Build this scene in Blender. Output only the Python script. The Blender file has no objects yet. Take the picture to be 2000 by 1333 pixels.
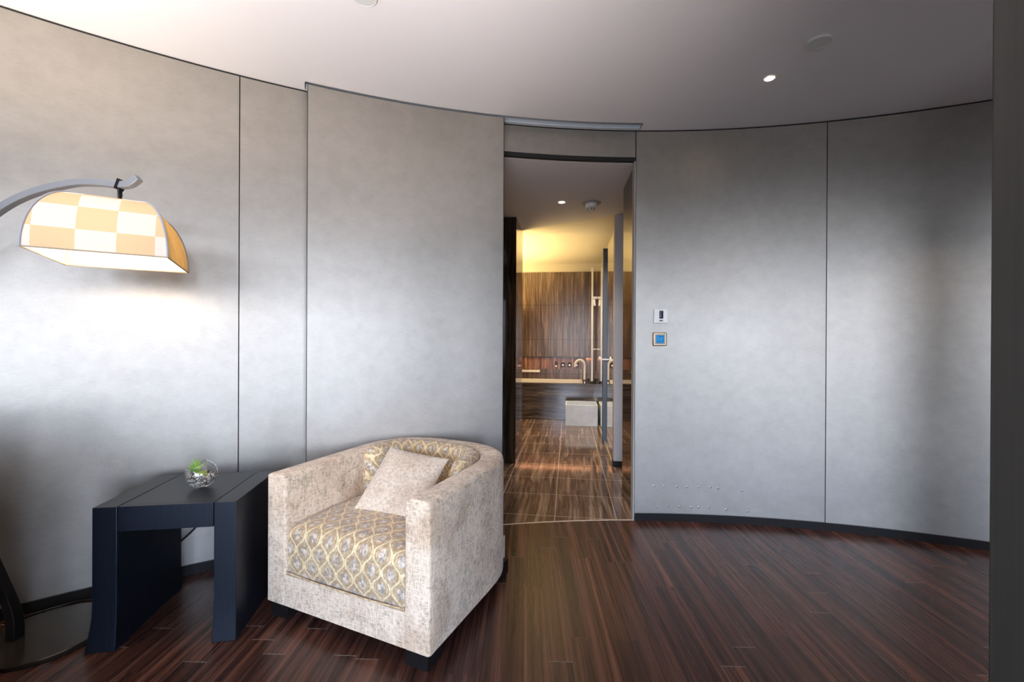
import bpy, math, random
from mathutils import Vector, Matrix
random.seed(7)
sc = bpy.context.scene
COL = sc.collection
PI = math.pi
rad = math.radians

# ------------------------------------------------------------------ camera
EYE = 1.22
cam_d = bpy.data.cameras.new('camera')
cam_d.sensor_width = 36.0
cam_d.lens = 862.0 / 2000.0 * 36.0
cam_d.clip_start = 0.02
cam = bpy.data.objects.new('camera', cam_d)
COL.objects.link(cam)
_p, _r = -0.00166, 0.00502
right = Vector((math.cos(_r), -math.sin(_p) * math.sin(_r), math.cos(_p) * math.sin(_r)))
up = Vector((-math.sin(_r), -math.sin(_p) * math.cos(_r), math.cos(_p) * math.cos(_r)))
fwd = Vector((0, math.cos(_p), math.sin(_p)))
M3 = Matrix((right, up, -fwd)).transposed()
cam.matrix_world = Matrix.Translation((0, 0, EYE)) @ M3.to_4x4()
sc.camera = cam

# ------------------------------------------------------------------ world + exposure
sc.view_settings.view_transform = 'Standard'
sc.view_settings.look = 'None'
sc.view_settings.gamma = 1.0
sc.view_settings.use_curve_mapping = False
sc.view_settings.exposure = 0.0
w = bpy.data.worlds.new('sky'); sc.world = w; w.use_nodes = True
wn = w.node_tree; wn.nodes.clear()
wo = wn.nodes.new('ShaderNodeOutputWorld'); wb = wn.nodes.new('ShaderNodeBackground')
tc = wn.nodes.new('ShaderNodeTexCoord'); sp = wn.nodes.new('ShaderNodeSeparateXYZ')
rp = wn.nodes.new('ShaderNodeValToRGB'); mr = wn.nodes.new('ShaderNodeMapRange')
mr.inputs['From Min'].default_value = -0.5; mr.inputs['From Max'].default_value = 0.5
wn.links.new(tc.outputs['Generated'], sp.inputs[0]); wn.links.new(sp.outputs['Z'], mr.inputs['Value'])
wn.links.new(mr.outputs[0], rp.inputs[0])
rp.color_ramp.elements[0].position = 0.0; rp.color_ramp.elements[0].color = (0.05, 0.05, 0.05, 1)
rp.color_ramp.elements[1].position = 1.0; rp.color_ramp.elements[1].color = (0.42, 0.68, 1.15, 1)
e = rp.color_ramp.elements.new(0.45); e.color = (0.16, 0.17, 0.19, 1)
e = rp.color_ramp.elements.new(0.53); e.color = (0.85, 0.93, 1.09, 1)
wb.inputs['Strength'].default_value = 18.3
wn.links.new(rp.outputs[0], wb.inputs['Color']); wn.links.new(wb.outputs[0], wo.inputs[0])

# room plan: a circular room (drum wall) cut by a window wall behind the camera
X0, Y0, R = 0.869, -1.8544, 4.8522
HC = 2.651
YW = -2.40            # window wall


def area(name, loc, rot, sx, sy, power, color=(1, 1, 1), portal=False, spread=PI):
    d = bpy.data.lights.new(name, 'AREA'); d.shape = 'RECTANGLE'; d.size = sx; d.size_y = sy
    d.energy = power; d.color = color; d.spread = spread
    if portal: d.cycles.is_portal = True
    o = bpy.data.objects.new(name, d); o.location = loc; o.rotation_euler = rot
    COL.objects.link(o); return o


# window bays in the back wall (x0, x1)
BAYS = [(-2.9, -1.9), (-1.8, -0.8), (-0.6, 0.1), (0.9, 1.55), (1.7, 2.65)]
WZ0, WZ1 = 0.45, 2.25
for (a, b) in BAYS:
    area('window_portal', ((a + b) / 2, YW - 0.02, (WZ0 + WZ1) / 2), (rad(90), 0, PI), b - a, WZ1 - WZ0, 1, portal=True)


def spot(name, loc, power, color, angle=80, blend=0.6, size=0.03):
    d = bpy.data.lights.new(name, 'SPOT'); d.energy = power; d.color = color
    d.spot_size = rad(angle); d.spot_blend = blend; d.shadow_soft_size = size
    o = bpy.data.objects.new(name, d); o.location = loc; COL.objects.link(o); return o


WARM = (1.0, 0.78, 0.55)
def aimed(name, loc, d, sx, sy, power, color, spread):
    return area(name, loc, Vector(d).to_track_quat('-Z', 'Y').to_euler(), sx, sy, power, color, spread=spread)


aimed('ceiling_fill', (-1.9, 0.2, 1.15), (-.05, .62, .78), 0.9, 0.6, 10, (1.0, 0.90, 0.80), rad(58))  # added fill with no lamp body; this and the next brighten the ceiling
aimed('ceiling_fill', (-0.5, -0.1, 1.10), (-.05, .68, .72), 1.8, 0.6, 15, (1.0, 0.93, 0.92), rad(66))
spot('downlight_beam', (1.389, 2.395, HC - 0.03), 14, WARM, 75)
spot('downlight_beam', (2.35, 1.98, HC - 0.03), 60, WARM, 90)

# bathroom suite is turned -7.24 degrees against the room
EX = Vector((0.992, -0.126, 0)); EY = Vector((0.126, 0.992, 0))
BROT = math.atan2(-0.126, 0.992)


def L(u, v, z=0.0):
    q = EX * u + EY * v; return Vector((q.x, q.y, z))


spot('foyer_beam', L(-0.062, 3.907, 2.40), 26, (1.0, 0.88, 0.80), 100)
GOLD = (1.0, 0.70, 0.28)
area('bath_cove_light', L(-1.2, 6.0, 1.45), (PI, 0, BROT), 0.8, 2.2, 78, GOLD, spread=rad(145))
spot('bath_fill_spot', L(0.1, 6.4, 2.49), 42, (1.0, 0.92, 0.82), 110, 0.8, 0.02)  # two unseen spots added to brighten the tub fittings and the box
spot('bath_fill_spot', L(0.1, 5.1, 2.43), 75, (1.0, 0.92, 0.82), 110, 0.8, 0.02)
area('niche_light', L(-0.4, 7.49, 0.925), (0, 0, BROT), 1.6, 0.03, 2.8, (1.0, 0.42, 0.2))

# ------------------------------------------------------------------ mesh helpers


class MB:
    def __init__(s): s.v = []; s.f = []; s.m = []; s.uv = {}

    def add(s, vs, fs, mi=0):
        b = len(s.v); s.v += [tuple(v) for v in vs]; s.f += [tuple(b + i for i in f) for f in fs]; s.m += [mi] * len(fs)

    def box(s, a, b, mi=0, T=None):
        x0, y0, z0 = a; x1, y1, z1 = b
        vs = [Vector(p) for p in ((x0, y0, z0), (x1, y0, z0), (x1, y1, z0), (x0, y1, z0), (x0, y0, z1), (x1, y0, z1), (x1, y1, z1), (x0, y1, z1))]
        if T: vs = [T(v) for v in vs]
        s.add(vs, [(0, 3, 2, 1), (4, 5, 6, 7), (0, 1, 5, 4), (1, 2, 6, 5), (2, 3, 7, 6), (3, 0, 4, 7)], mi)

    def prism(s, poly, z0, z1, mi=0):
        n = len(poly); vs = [(p[0], p[1], z0) for p in poly] + [(p[0], p[1], z1) for p in poly]
        s.add(vs, [tuple(reversed(range(n))), tuple(range(n, 2 * n))] + [(i, (i + 1) % n, n + (i + 1) % n, n + i) for i in range(n)], mi)

    def lathe(s, prof, n=32, c=(0, 0, 0), mi=0, axis=None):
        vs = []; fs = []
        Q = axis.to_track_quat('Z', 'Y').to_matrix() if axis is not None else None
        for r, z in prof:
            for i in range(n):
                a = 2 * PI * i / n; p = Vector((r * math.cos(a), r * math.sin(a), z))
                if Q: p = Q @ p
                vs.append(p + Vector(c))
        for j in range(len(prof) - 1):
            for i in range(n):
                fs.append((j * n + i, j * n + (i + 1) % n, (j + 1) * n + (i + 1) % n, (j + 1) * n + i))
        fs.append(tuple(reversed(range(n)))); k = (len(prof) - 1) * n; fs.append(tuple(k + i for i in range(n)))
        s.add(vs, fs, mi)

    def sweep(s, path, prof, mi=0, upv=Vector((0, 0, 1)), scale=None, caps=True):
        """prof: list of 2-D points (a = side, b = up); path: list of Vectors"""
        n = len(prof); vs = []; m = len(path)
        for i, p in enumerate(path):
            t = (path[min(i + 1, m - 1)] - path[max(i - 1, 0)]).normalized()
            side = t.cross(upv)
            side = side.normalized() if side.length > 1e-6 else Vector((1, 0, 0))
            u2 = side.cross(t).normalized(); k = scale[i] if scale else 1.0
            for a, b in prof: vs.append(p + side * a * k + u2 * b * k)
        fs = []
        for i in range(m - 1):
            for j in range(n):
                fs.append((i * n + j, i * n + (j + 1) % n, (i + 1) * n + (j + 1) % n, (i + 1) * n + j))
        if caps: fs.append(tuple(reversed(range(n)))); fs.append(tuple((m - 1) * n + j for j in range(n)))
        s.add(vs, fs, mi)

    def tube(s, path, r, n=10, mi=0, scale=None, upv=Vector((0, 0, 1))):
        s.sweep([Vector(p) for p in path], [(r * math.cos(2 * PI * i / n), r * math.sin(2 * PI * i / n)) for i in range(n)], mi, upv, scale)

    def arcbox(s, r0, r1, t0, t1, z0, z1, mi=0, step=1.2):
        n = max(1, int(abs(t1 - t0) / step)); vs = []; fs = []
        for i in range(n + 1):
            a = rad(t0 + (t1 - t0) * i / n); c, q = math.cos(a), math.sin(a)
            for r, z in ((r0, z0), (r1, z0), (r1, z1), (r0, z1)): vs.append((X0 + r * c, Y0 + r * q, z))
        for i in range(n):
            for j in range(4): fs.append((4 * i + j, 4 * i + (j + 1) % 4, 4 * i + 4 + (j + 1) % 4, 4 * i + 4 + j))
        fs += [(3, 2, 1, 0), (4 * n, 4 * n + 1, 4 * n + 2, 4 * n + 3)]
        s.add(vs, fs, mi)

    def build(s, name, mats, parent=None, smooth=False, bevel=0, seg=2, loc=None, rotz=0, sub=0, angle=35):
        me = bpy.data.meshes.new(name); me.from_pydata(s.v, [], s.f)
        if not isinstance(mats, (list, tuple)): mats = [mats]
        for m in mats: me.materials.append(m)
        me.polygons.foreach_set('material_index', s.m)
        import bmesh
        bm = bmesh.new(); bm.from_mesh(me); bmesh.ops.recalc_face_normals(bm, faces=bm.faces); bm.to_mesh(me); bm.free()
        o = bpy.data.objects.new(name, me); COL.objects.link(o)
        if parent: o.parent = parent
        if loc is not None: o.location = loc
        o.rotation_euler = (0, 0, rotz)
        if bevel:
            b = o.modifiers.new('bevel', 'BEVEL'); b.width = bevel; b.segments = seg; b.limit_method = 'ANGLE'; b.angle_limit = rad(40)
            b.harden_normals = False
        if sub:
            q = o.modifiers.new('sub', 'SUBSURF'); q.levels = sub; q.render_levels = sub
        if smooth or sub or bevel:
            me.polygons.foreach_set('use_smooth', [True] * len(me.polygons))
            if not sub:
                try: me.set_sharp_from_angle(angle=rad(angle))
                except Exception: pass
        return o


def thing(name, label, cat, loc=(0, 0, 0), rotz=0, group=None):
    o = bpy.data.objects.new(name, None); COL.objects.link(o); o.location = loc; o.rotation_euler = (0, 0, rotz)
    o.empty_display_size = 0.05
    o['label'] = label; o['category'] = cat
    if group: o['group'] = group
    return o


def tag(o, label=None, cat=None, group=None, kind=None):
    for k, v in (('label', label), ('category', cat), ('group', group), ('kind', kind)):
        if v: o[k] = v
    return o


def struct(o, label=None):
    o['kind'] = 'structure'
    if label: o['label'] = label
    return o


# ------------------------------------------------------------------ material helpers


class NT:
    def __init__(s, name):
        s.mat = bpy.data.materials.new(name); s.mat.use_nodes = True; s.t = s.mat.node_tree
        s.t.nodes.clear(); s.out = s.t.nodes.new('ShaderNodeOutputMaterial')
        s.b = s.t.nodes.new('ShaderNodeBsdfPrincipled'); s.t.links.new(s.b.outputs[0], s.out.inputs[0])

    def n(s, typ, **kw):
        q = s.t.nodes.new('ShaderNode' + typ)
        for k, v in kw.items(): setattr(q, k, v)
        return q

    def lk(s, a, b): s.t.links.new(a, b)

    def inp(s, node, i, val):
        if hasattr(val, 'is_linked') or hasattr(val, 'links'): s.lk(val, node.inputs[i])
        elif val is not None: node.inputs[i].default_value = val

    def math(s, op, a, b=None, c=None, clamp=False):
        q = s.n('Math', operation=op); q.use_clamp = clamp
        s.inp(q, 0, a); s.inp(q, 1, b)
        if c is not None: s.inp(q, 2, c)
        return q.outputs[0]

    def mix(s, fac, a, b, mode='MIX'):
        q = s.n('Mix', data_type='RGBA', blend_type=mode)
        s.inp(q, 0, fac); s.inp(q, 6, a); s.inp(q, 7, b); return q.outputs[2]

    def noise(s, vec, scale, detail=3, rough=0.55, dist=0.0):
        q = s.n('TexNoise'); s.inp(q, 'Vector', vec); s.inp(q, 'Scale', scale); s.inp(q, 'Detail', detail)
        s.inp(q, 'Roughness', rough); s.inp(q, 'Distortion', dist); return q.outputs[0]

    def ramp(s, fac, stops, interp='LINEAR'):
        q = s.n('ValToRGB'); q.color_ramp.interpolation = interp; cr = q.color_ramp
        cr.elements[0].position = stops[0][0]; cr.elements[0].color = (*stops[0][1], 1)
        cr.elements[1].position = stops[-1][0]; cr.elements[1].color = (*stops[-1][1], 1)
        for p, c in stops[1:-1]: e = cr.elements.new(p); e.color = (*c, 1)
        s.lk(fac, q.inputs[0]); return q.outputs[0]

    def mapr(s, v, a, b, c, d):
        q = s.n('MapRange'); s.inp(q, 0, v); s.inp(q, 1, a); s.inp(q, 2, b); s.inp(q, 3, c); s.inp(q, 4, d); return q.outputs[0]

    def obj(s, scale=(1, 1, 1), rot=(0, 0, 0), uv=False):
        t = s.n('TexCoord'); m = s.n('Mapping'); m.inputs['Scale'].default_value = scale; m.inputs['Rotation'].default_value = rot
        s.lk(t.outputs['UV' if uv else 'Object'], m.inputs[0]); return m.outputs[0]

    def sep(s, v):
        q = s.n('SeparateXYZ'); s.lk(v, q.inputs[0]); return q.outputs

    def comb(s, x, y, z=0.0):
        q = s.n('CombineXYZ'); s.inp(q, 0, x); s.inp(q, 1, y); s.inp(q, 2, z); return q.outputs[0]

    def bump(s, h, strength=0.2, dist=0.01, normal=None):
        q = s.n('Bump'); q.inputs['Strength'].default_value = strength; q.inputs['Distance'].default_value = dist
        s.lk(h, q.inputs['Height'])
        if normal: s.lk(normal, q.inputs['Normal'])
        return q.outputs[0]

    def set(s, **kw):
        names = dict(color='Base Color', rough='Roughness', metal='Metallic', normal='Normal', coat='Coat Weight', coatr='Coat Roughness',
                     spec='Specular IOR Level', sheen='Sheen Weight', emis='Emission Color', emst='Emission Strength', trans='Transmission Weight', ior='IOR', alpha='Alpha')
        for k, v in kw.items():
            if isinstance(v, tuple) and len(v) == 3: v = (*v, 1)
            s.inp(s.b, names[k], v)
        return s.mat


def flat(name, color, rough=0.5, metal=0.0, **kw):
    m = NT(name); return m.set(color=color, rough=rough, metal=metal, **kw)


def wall_fabric(name, wrinkles=False, base=(0.46, 0.43, 0.385)):
    m = NT(name)
    o = m.obj()
    # horizontal weave: very stretched fine noise, plus broad cloudiness
    s_ = m.sep(o)
    ang = m.math('ARCTAN2', m.math('SUBTRACT', s_[1], Y0), m.math('SUBTRACT', s_[0], X0))
    arc = m.math('MULTIPLY', ang, R)
    wv = m.comb(m.math('MULTIPLY', arc, 25.0), m.math('MULTIPLY', s_[2], 260.0))
    fine = m.noise(wv, 1.0, 3, 0.7)
    wv2 = m.comb(m.math('MULTIPLY', arc, 240.0), m.math('MULTIPLY', s_[2], 40.0))
    fine2 = m.noise(wv2, 1.0, 2, 0.6)
    cl = m.noise(m.comb(arc, s_[2]), 2.2, 4, 0.6)
    blot = m.noise(m.comb(arc, s_[2]), 14, 4, 0.6)
    c = m.mix(m.mapr(cl, 0.35, 0.65, 0, 1), (base[0] * 0.92, base[1] * 0.92, base[2] * 0.92, 1), (base[0] * 1.06, base[1] * 1.06, base[2] * 1.06, 1))
    c = m.mix(m.mapr(fine, 0.3, 0.7, 0.0, 0.35), c, (base[0] * .7, base[1] * .7, base[2] * .68, 1))
    c = m.mix(m.mapr(blot, 0.35, 0.7, 0.0, 0.24), c, (base[0] * .6, base[1] * .58, base[2] * .56, 1))
    hh = m.math('ADD', m.math('ADD', m.math('MULTIPLY', fine, 0.5), m.math('MULTIPLY', fine2, 0.3)), m.math('MULTIPLY', blot, 1.2))
    nrm = m.bump(hh, 0.35, 0.0015)
    if wrinkles:
        band = m.math('MULTIPLY', m.mapr(s_[2], 0.40, 0.47, 0, 1), m.mapr(s_[2], 0.58, 0.68, 1, 0))
        wr = m.noise(m.comb(m.math('MULTIPLY', arc, 1.3), m.math('MULTIPLY', s_[2], 42.0)), 1.0, 2, 0.5)
        nrm = m.bump(m.math('MULTIPLY', wr, band), 0.22, 0.006, nrm)
    return m.set(color=c, rough=m.mapr(cl, 0.3, 0.7, 0.36, 0.43), metal=0.74, normal=nrm, spec=0.5)


M = {}
M['wall'] = wall_fabric('woven_metallic_wallcovering')
M['door'] = wall_fabric('woven_metallic_wallcovering_wrinkled', True)
M['seam'] = flat('dark_shadow_gap', (0.012, 0.011, 0.010), 0.7)
M['base'] = flat('black_lacquered_skirting', (0.010, 0.0085, 0.008), 0.4, spec=.25)
M['ceil'] = flat('painted_ceiling', (0.88, 0.85, 0.85), 0.9)
M['alu'] = flat('anodised_aluminium', (0.62, 0.67, 0.72), 0.35, 0.4)
M['black'] = flat('black_metal', (0.01, 0.01, 0.011), 0.35)
M['chrome'] = flat('polished_chrome', (0.85, 0.85, 0.85), 0.08, 1.0)
M['whiteplastic'] = flat('white_plastic', (0.95, 0.94, 0.90), 0.4)


def wood_floor():
    m = NT('dark_striped_plank_floor')
    o = m.obj(rot=(0, 0, rad(1.8))); s_ = m.sep(o)
    W = 0.092
    u = m.math('DIVIDE', s_[0], W); iu = m.math('FLOOR', u); fu = m.math('FRACT', u)
    wn1 = m.n('TexWhiteNoise', noise_dimensions='1D'); m.lk(iu, wn1.inputs['W'])
    off = m.math('MULTIPLY', wn1.outputs[0], 7.3)
    v = m.math('DIVIDE', m.math('ADD', s_[1], off), 0.92); iv = m.math('FLOOR', v); fv = m.math('FRACT', v)
    wn2 = m.n('TexWhiteNoise', noise_dimensions='2D'); m.lk(m.comb(iu, iv), wn2.inputs['Vector']); rnd = wn2.outputs[0]
    sh = m.math('MULTIPLY', rnd, 37.0)
    g1 = m.noise(m.comb(m.math('ADD', m.math('MULTIPLY', s_[0], 36.0), sh), m.math('MULTIPLY', s_[1], 0.55), sh), 1.0, 3, 0.55, 0.3)
    g2 = m.noise(m.comb(m.math('ADD', m.math('MULTIPLY', s_[0], 170.0), sh), m.math('MULTIPLY', s_[1], 1.4), sh), 1.0, 2, 0.5)
    g = m.math('ADD', m.math('MULTIPLY', g1, 0.7), m.math('MULTIPLY', g2, 0.3))
    c = m.ramp(g, [(0.32, (0.012, 0.005, 0.0035)), (0.45, (0.048, 0.018, 0.012)), (0.56, (0.112, 0.042, 0.026)), (0.70, (0.22, 0.090, 0.055))])
    c = m.mix(m.mapr(rnd, 0, 1, 0.0, 0.55), c, (0.022, 0.009, 0.007, 1))
    endl = m.math('LESS_THAN', fv, 0.0035); 
    seam = m.math('LESS_THAN', fu, 0.018)
    wn3 = m.n('TexWhiteNoise', noise_dimensions='2D'); m.lk(m.comb(iv, iu), wn3.inputs['Vector'])
    pale = m.math('MULTIPLY', endl, m.math('GREATER_THAN', wn3.outputs[0], 0.45))
    c = m.mix(m.math('MULTIPLY', seam, m.math('MULTIPLY', wn1.outputs[0], 0.55)), c, (0.26, 0.19, 0.16, 1))
    c = m.mix(m.math('MULTIPLY', pale, 0.75), c, (0.30, 0.25, 0.22, 1))
    h = m.math('ADD', m.math('MULTIPLY', g2, 0.4), m.math('MULTIPLY', m.math('MAXIMUM', seam, endl), -1.0))
    return m.set(color=c, rough=m.mapr(g2, 0.3, 0.7, 0.24, 0.34), spec=0.36, normal=m.bump(h, 0.25, 0.0012))


M['floor'] = wood_floor()


def stone(name, axis, tiles=None, dark=1.0, rough=0.08, grey=0.0):
    """brown vein-cut stone; axis = direction the veins run along ('x','y','z'); tiles = (a_index, size, offset, b_index, size, offset)"""
    m = NT(name); o = m.obj(); s_ = m.sep(o)
    k = {'x': 0, 'y': 1, 'z': 2}[axis]
    sc_ = [30.0, 30.0, 30.0]; sc_[k] = 1.1
    wob = m.noise(o, 1.7, 2, 0.5)
    comp = [m.math('MULTIPLY', s_[i], sc_[i]) for i in range(3)]
    for i in range(3):
        if i != k: comp[i] = m.math('ADD', comp[i], m.math('MULTIPLY', wob, {'z': 1.6, 'y': 2.0, 'x': 3.0}[axis]))
    vec = m.comb(*comp)
    g = m.noise(vec, 1.0, 4, 0.62, 0.25)
    d = dark
    def cc(r, g_, b):
        mean = (r + g_ + b) / 3
        return tuple((x * (1 - grey) + mean * grey) * d for x in (r, g_, b))
    c = m.ramp(g, [(0.28, cc(0.030, 0.017, 0.011)), (0.45, cc(0.085, 0.048, 0.030)), (0.56, cc(0.15, 0.092, 0.058)), (0.66, cc(0.26, 0.17, 0.11)), (0.78, cc(0.12, 0.07, 0.045))])
    if tiles:
        ia, sa, oa, ib, sb, ob, gc, gw = tiles
        fa = m.math('FRACT', m.math('DIVIDE', m.math('SUBTRACT', s_[ia], oa), sa)); fb = m.math('FRACT', m.math('DIVIDE', m.math('SUBTRACT', s_[ib], ob), sb))
        line = m.math('MAXIMUM', m.math('LESS_THAN', fa, gw / sa), m.math('LESS_THAN', fb, gw / sb))
        c = m.mix(line, c, gc)
    return m.set(color=c, rough=rough, spec=0.6)


GROUT = (0.55, 0.42, 0.32, 1)
M['bfloor'] = stone('polished_brown_floor_stone', 'y', (0, 0.419, -0.507 + 0.419, 1, 0.43, 3.075, GROUT, 0.006), dark=1.5, grey=.15)
M['bwall'] = stone('brown_wall_stone', 'z', (2, 0.583, 0.651, 0, 0.60, -0.20, (0.03, 0.02, 0.015, 1), 0.005), dark=1.6, rough=0.25, grey=.25)
M['bfront'] = stone('brown_tub_surround_stone', 'x', (0, 0.62, -0.22, 2, 5.0, -0.5, (0.05, 0.04, 0.03, 1), 0.004), dark=0.8, rough=0.15, grey=0.45)
M['dark'] = stone('dark_brown_wood_panel', 'z', None, dark=0.18, rough=0.12)
M['jamb'] = stone('polished_dark_jamb', 'z', None, dark=0.35, rough=0.05)
cm = NT('dark_taupe_column_laminate'); _s = cm.sep(cm.obj())
cn = cm.noise(cm.comb(cm.math('MULTIPLY', _s[0], 130), cm.math('MULTIPLY', _s[1], 130), cm.math('MULTIPLY', _s[2], 1.5)), 1, 3, .6)
M['column'] = cm.set(color=cm.ramp(cn, [(.3, (.024, .022, .018)), (.7, (.033, .031, .026))]), rough=.55)

# ------------------------------------------------------------------ structure: main room
TSEG = 115.0
WT = 0.06
TL, TR = 186.46, -6.46


def wall_run(name, cuts, mat, z0=0.0, z1=HC - 0.010):
    b = MB()
    for a, c in zip(cuts[:-1], cuts[1:]):
        g = math.degrees(0.0025 / R) * (1 if c > a else -1)
        b.arcbox(R, R + 0.03, a + g, c - g, z0, z1, 0)
    b.arcbox(R + 0.03, R + WT, cuts[0], cuts[-1], z0, HC, 1)
    return b


b = wall_run('wall_left', [103.0, 118.96, 133.0, 147.0, 161.0, 175.0, TL], M['wall'])
struct(b.build('wall_left', [M['wall'], M['seam']], smooth=True), 'curved wall left of the sliding door, covered in grey woven wallcovering')
b = wall_run('wall_right', [90.40, 76.12, 61.8, 47.5, 33.2, 18.9, 5.0, TR], M['wall'])
# little bumps under the covering near the skirting
for th, z in [(88.6, .095), (87.7, .10), (86.8, .098), (85.9, .095), (85.3, .098), (84.5, .098), (83.2, .09), (81.6, .085),
              (88.8, .235), (88.0, .235), (87.0, .235), (86.2, .232), (85.3, .235), (84.4, .235), (83.8, .23), (82.0, .22)]:
    t_ = rad(th); c = (X0 + (R) * math.cos(t_), Y0 + (R) * math.sin(t_), z)
    b.lathe([(0.009, -0.0005), (0.008, 0.0018), (0.0045, 0.0038), (0.0006, 0.0044)], 8, c, 0, axis=Vector((-math.cos(t_), -math.sin(t_), 0)))
struct(b.build('wall_right', [M['wall'], M['seam']], smooth=True), 'curved wall right of the doorway, covered in grey woven wallcovering')
b = MB(); b.arcbox(R, R + 0.03, 103.0, 90.45, 2.467, HC - 0.010, 0); b.arcbox(R + 0.03, R + WT, 103.0, 90.4, 2.467, HC, 1)
b.arcbox(R + 0.004, R + 0.033, 103.0, 90.4, 2.441, 2.468, 1)
struct(b.build('wall_front', [M['wall'], M['seam']], smooth=True), 'strip of grey wall above the doorway')

# skirting
b = MB(); b.arcbox(R - 0.010, R + 0.02, 103.0, TL - 0.2, 0.0, 0.05)
struct(b.build('baseboard_left', M['base'], smooth=True))
b = MB(); b.arcbox(R - 0.010, R + 0.02, 90.35, TR + 0.2, 0.0, 0.05)
struct(b.build('baseboard_right', M['base'], smooth=True))
# shadow gap under the ceiling
b = MB(); b.arcbox(R + 0.001, R + 0.028, TL, 103.0, HC - 0.0105, HC - 0.001)
struct(b.build('trim_1', M['seam']))
b = MB(); b.arcbox(R + 0.001, R + 0.028, 103.0, TR, HC - 0.0105, HC - 0.001)
struct(b.build('trim_2', M['seam']))

# ceiling with the curved sliding-track slot
TS0, TS1 = 115.15, 90.2
S0, S1, SD = R - 0.092, R - 0.016, 0.05
b = MB()


def P(r, t, z): a = rad(t); return (X0 + r * math.cos(a), Y0 + r * math.sin(a), z)


ths = []
t = TL
N = 160
cand = [TL + (TR - TL) * i / N for i in range(N + 1)] + [TS0, TS1]
ths = sorted(set(round(x, 4) for x in cand), reverse=True)
for a, c in zip(ths[:-1], ths[1:]):
    slot = (a <= TS0 + 1e-3 and c >= TS1 - 1e-3)
    b.add([P(0, a, HC), P(S0, a, HC), P(S0, c, HC)], [(0, 1, 2)])
    if not slot: b.add([P(S0, a, HC), P(S1, a, HC), P(S1, c, HC), P(S0, c, HC)], [(0, 1, 2, 3)])
    b.add([P(S1, a, HC), P(R + 0.1, a, HC), P(R + 0.1, c, HC), P(S1, c, HC)], [(0, 1, 2, 3)])
b.add([(X0, Y0, HC), P(R + .1, TL, HC), P(R + .1, TR, HC)], [(0, 1, 2)])
struct(b.build('ceiling', M['ceil']), 'smooth painted ceiling of the round room')
b = MB()
b.arcbox(S1, S1 + 0.004, TS0, TS1, HC, HC + SD); b.arcbox(S0 - 0.004, S0, TS0, TS1, HC, HC + SD)
b.arcbox(S0, S1, TS0, TS1, HC + SD, HC + SD + 0.004); b.arcbox(S0, S1, TS0 + 0.05, TS0, HC, HC + SD); b.arcbox(S0, S1, TS1, TS1 - 0.05, HC, HC + SD)
b.arcbox(S1 - 0.030, S1, TS0, TS1, HC + 0.012, HC + 0.016)
struct(b.build('trim_3', M['alu']), 'recessed curved track slot in the ceiling above the sliding door')

# floor
b = MB()
for a, c in zip(ths[:-1], ths[1:]): b.add([P(0, a, 0), P(R + 0.01, a, 0), P(R + 0.01, c, 0)], [(0, 1, 2)])
b.add([(X0, Y0, 0), P(R + .01, TL, 0), P(R + .01, TR, 0)], [(0, 1, 2)])
struct(b.build('floor', M['floor']), 'dark reddish brown striped plank floor')
b = MB(); b.arcbox(R - 0.002, R + 0.012, 103.0, 90.2, 0.0, 0.0015)
struct(b.build('trim_4', flat('pale_brass_threshold', (0.62, 0.52, 0.42), 0.35, 0.3)), 'thin pale threshold line in the doorway')

# sliding door leaf
b = MB(); b.arcbox(R - 0.088, R - 0.045, 115.0, 101.24, 0.012, HC - 0.009, 0, 0.5)
b.arcbox(R - 0.089, R - 0.044, 101.24, 101.19, 0.012, HC - 0.009, 1)
b.arcbox(R - 0.089, R - 0.044, 115.04, 115.0, 0.012, HC - 0.009, 1)
struct(b.build('door_1', [M['door'], M['seam']], smooth=True), 'tall curved grey sliding door leaf standing open beside the doorway')

# window wall behind the camera
b = MB(); xs = [-4.0] + [q for bay in BAYS for q in bay] + [5.8]
for i in range(0, len(xs), 2): b.box((xs[i], YW - 0.20, 0), (xs[i + 1], YW - 0.04, HC + 0.05))
for (a, c) in BAYS: b.box((a, YW - 0.20, 0), (c, YW - 0.04, WZ0)); b.box((a, YW - 0.20, WZ1), (c, YW - 0.04, HC + 0.05))
struct(b.build('wall_back', flat('back_wall_paint', (0.30, 0.28, 0.26), 0.8)))

# foreground column at the right edge of the frame
b = MB(); b.box((.5515, 0.30, 0), (1.25, .510, HC + 0.0))
struct(b.build('wall_divider', M['column'], bevel=0.003), 'dark taupe full-height wall end at the right edge')
b = MB(); b.box((2.37, 1.25, 0), (2.62, 1.5, HC))  # unseen column, added to cast a dark band on the right wall
struct(b.build('shade_column', M['column'], bevel=0.003), 'unseen square column added to shade the right wall')

# ------------------------------------------------------------------ structure: foyer and bathroom


def LB(b, u0, v0, z0, u1, v1, z1, mi=0): b.box((u0, v0, z0), (u1, v1, z1), mi)


def lbuild(b, name, mats, **kw): return b.build(name, mats, rotz=BROT, **kw)


b = MB()
b.add([(-0.75, 2.86, -0.001), (0.86, 3.02, -0.001), (1.6, 3.3, -0.001), (1.6, 7.7, -0.001), (-1.9, 7.7, -0.001), (-1.9, 4.3, -0.001), (-0.75, 4.3, -0.001)], [(0, 1, 2, 3, 4, 5, 6)])
b.add([(-0.75, 2.6, -0.001), (0.70, 2.75, -0.001), (0.86, 3.02, -0.001), (-0.75, 2.86, -0.001)], [(0, 1, 2, 3)])
struct(lbuild(b, 'floor_bathroom', M['bfloor']), 'polished brown stone floor of the bathroom')

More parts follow.
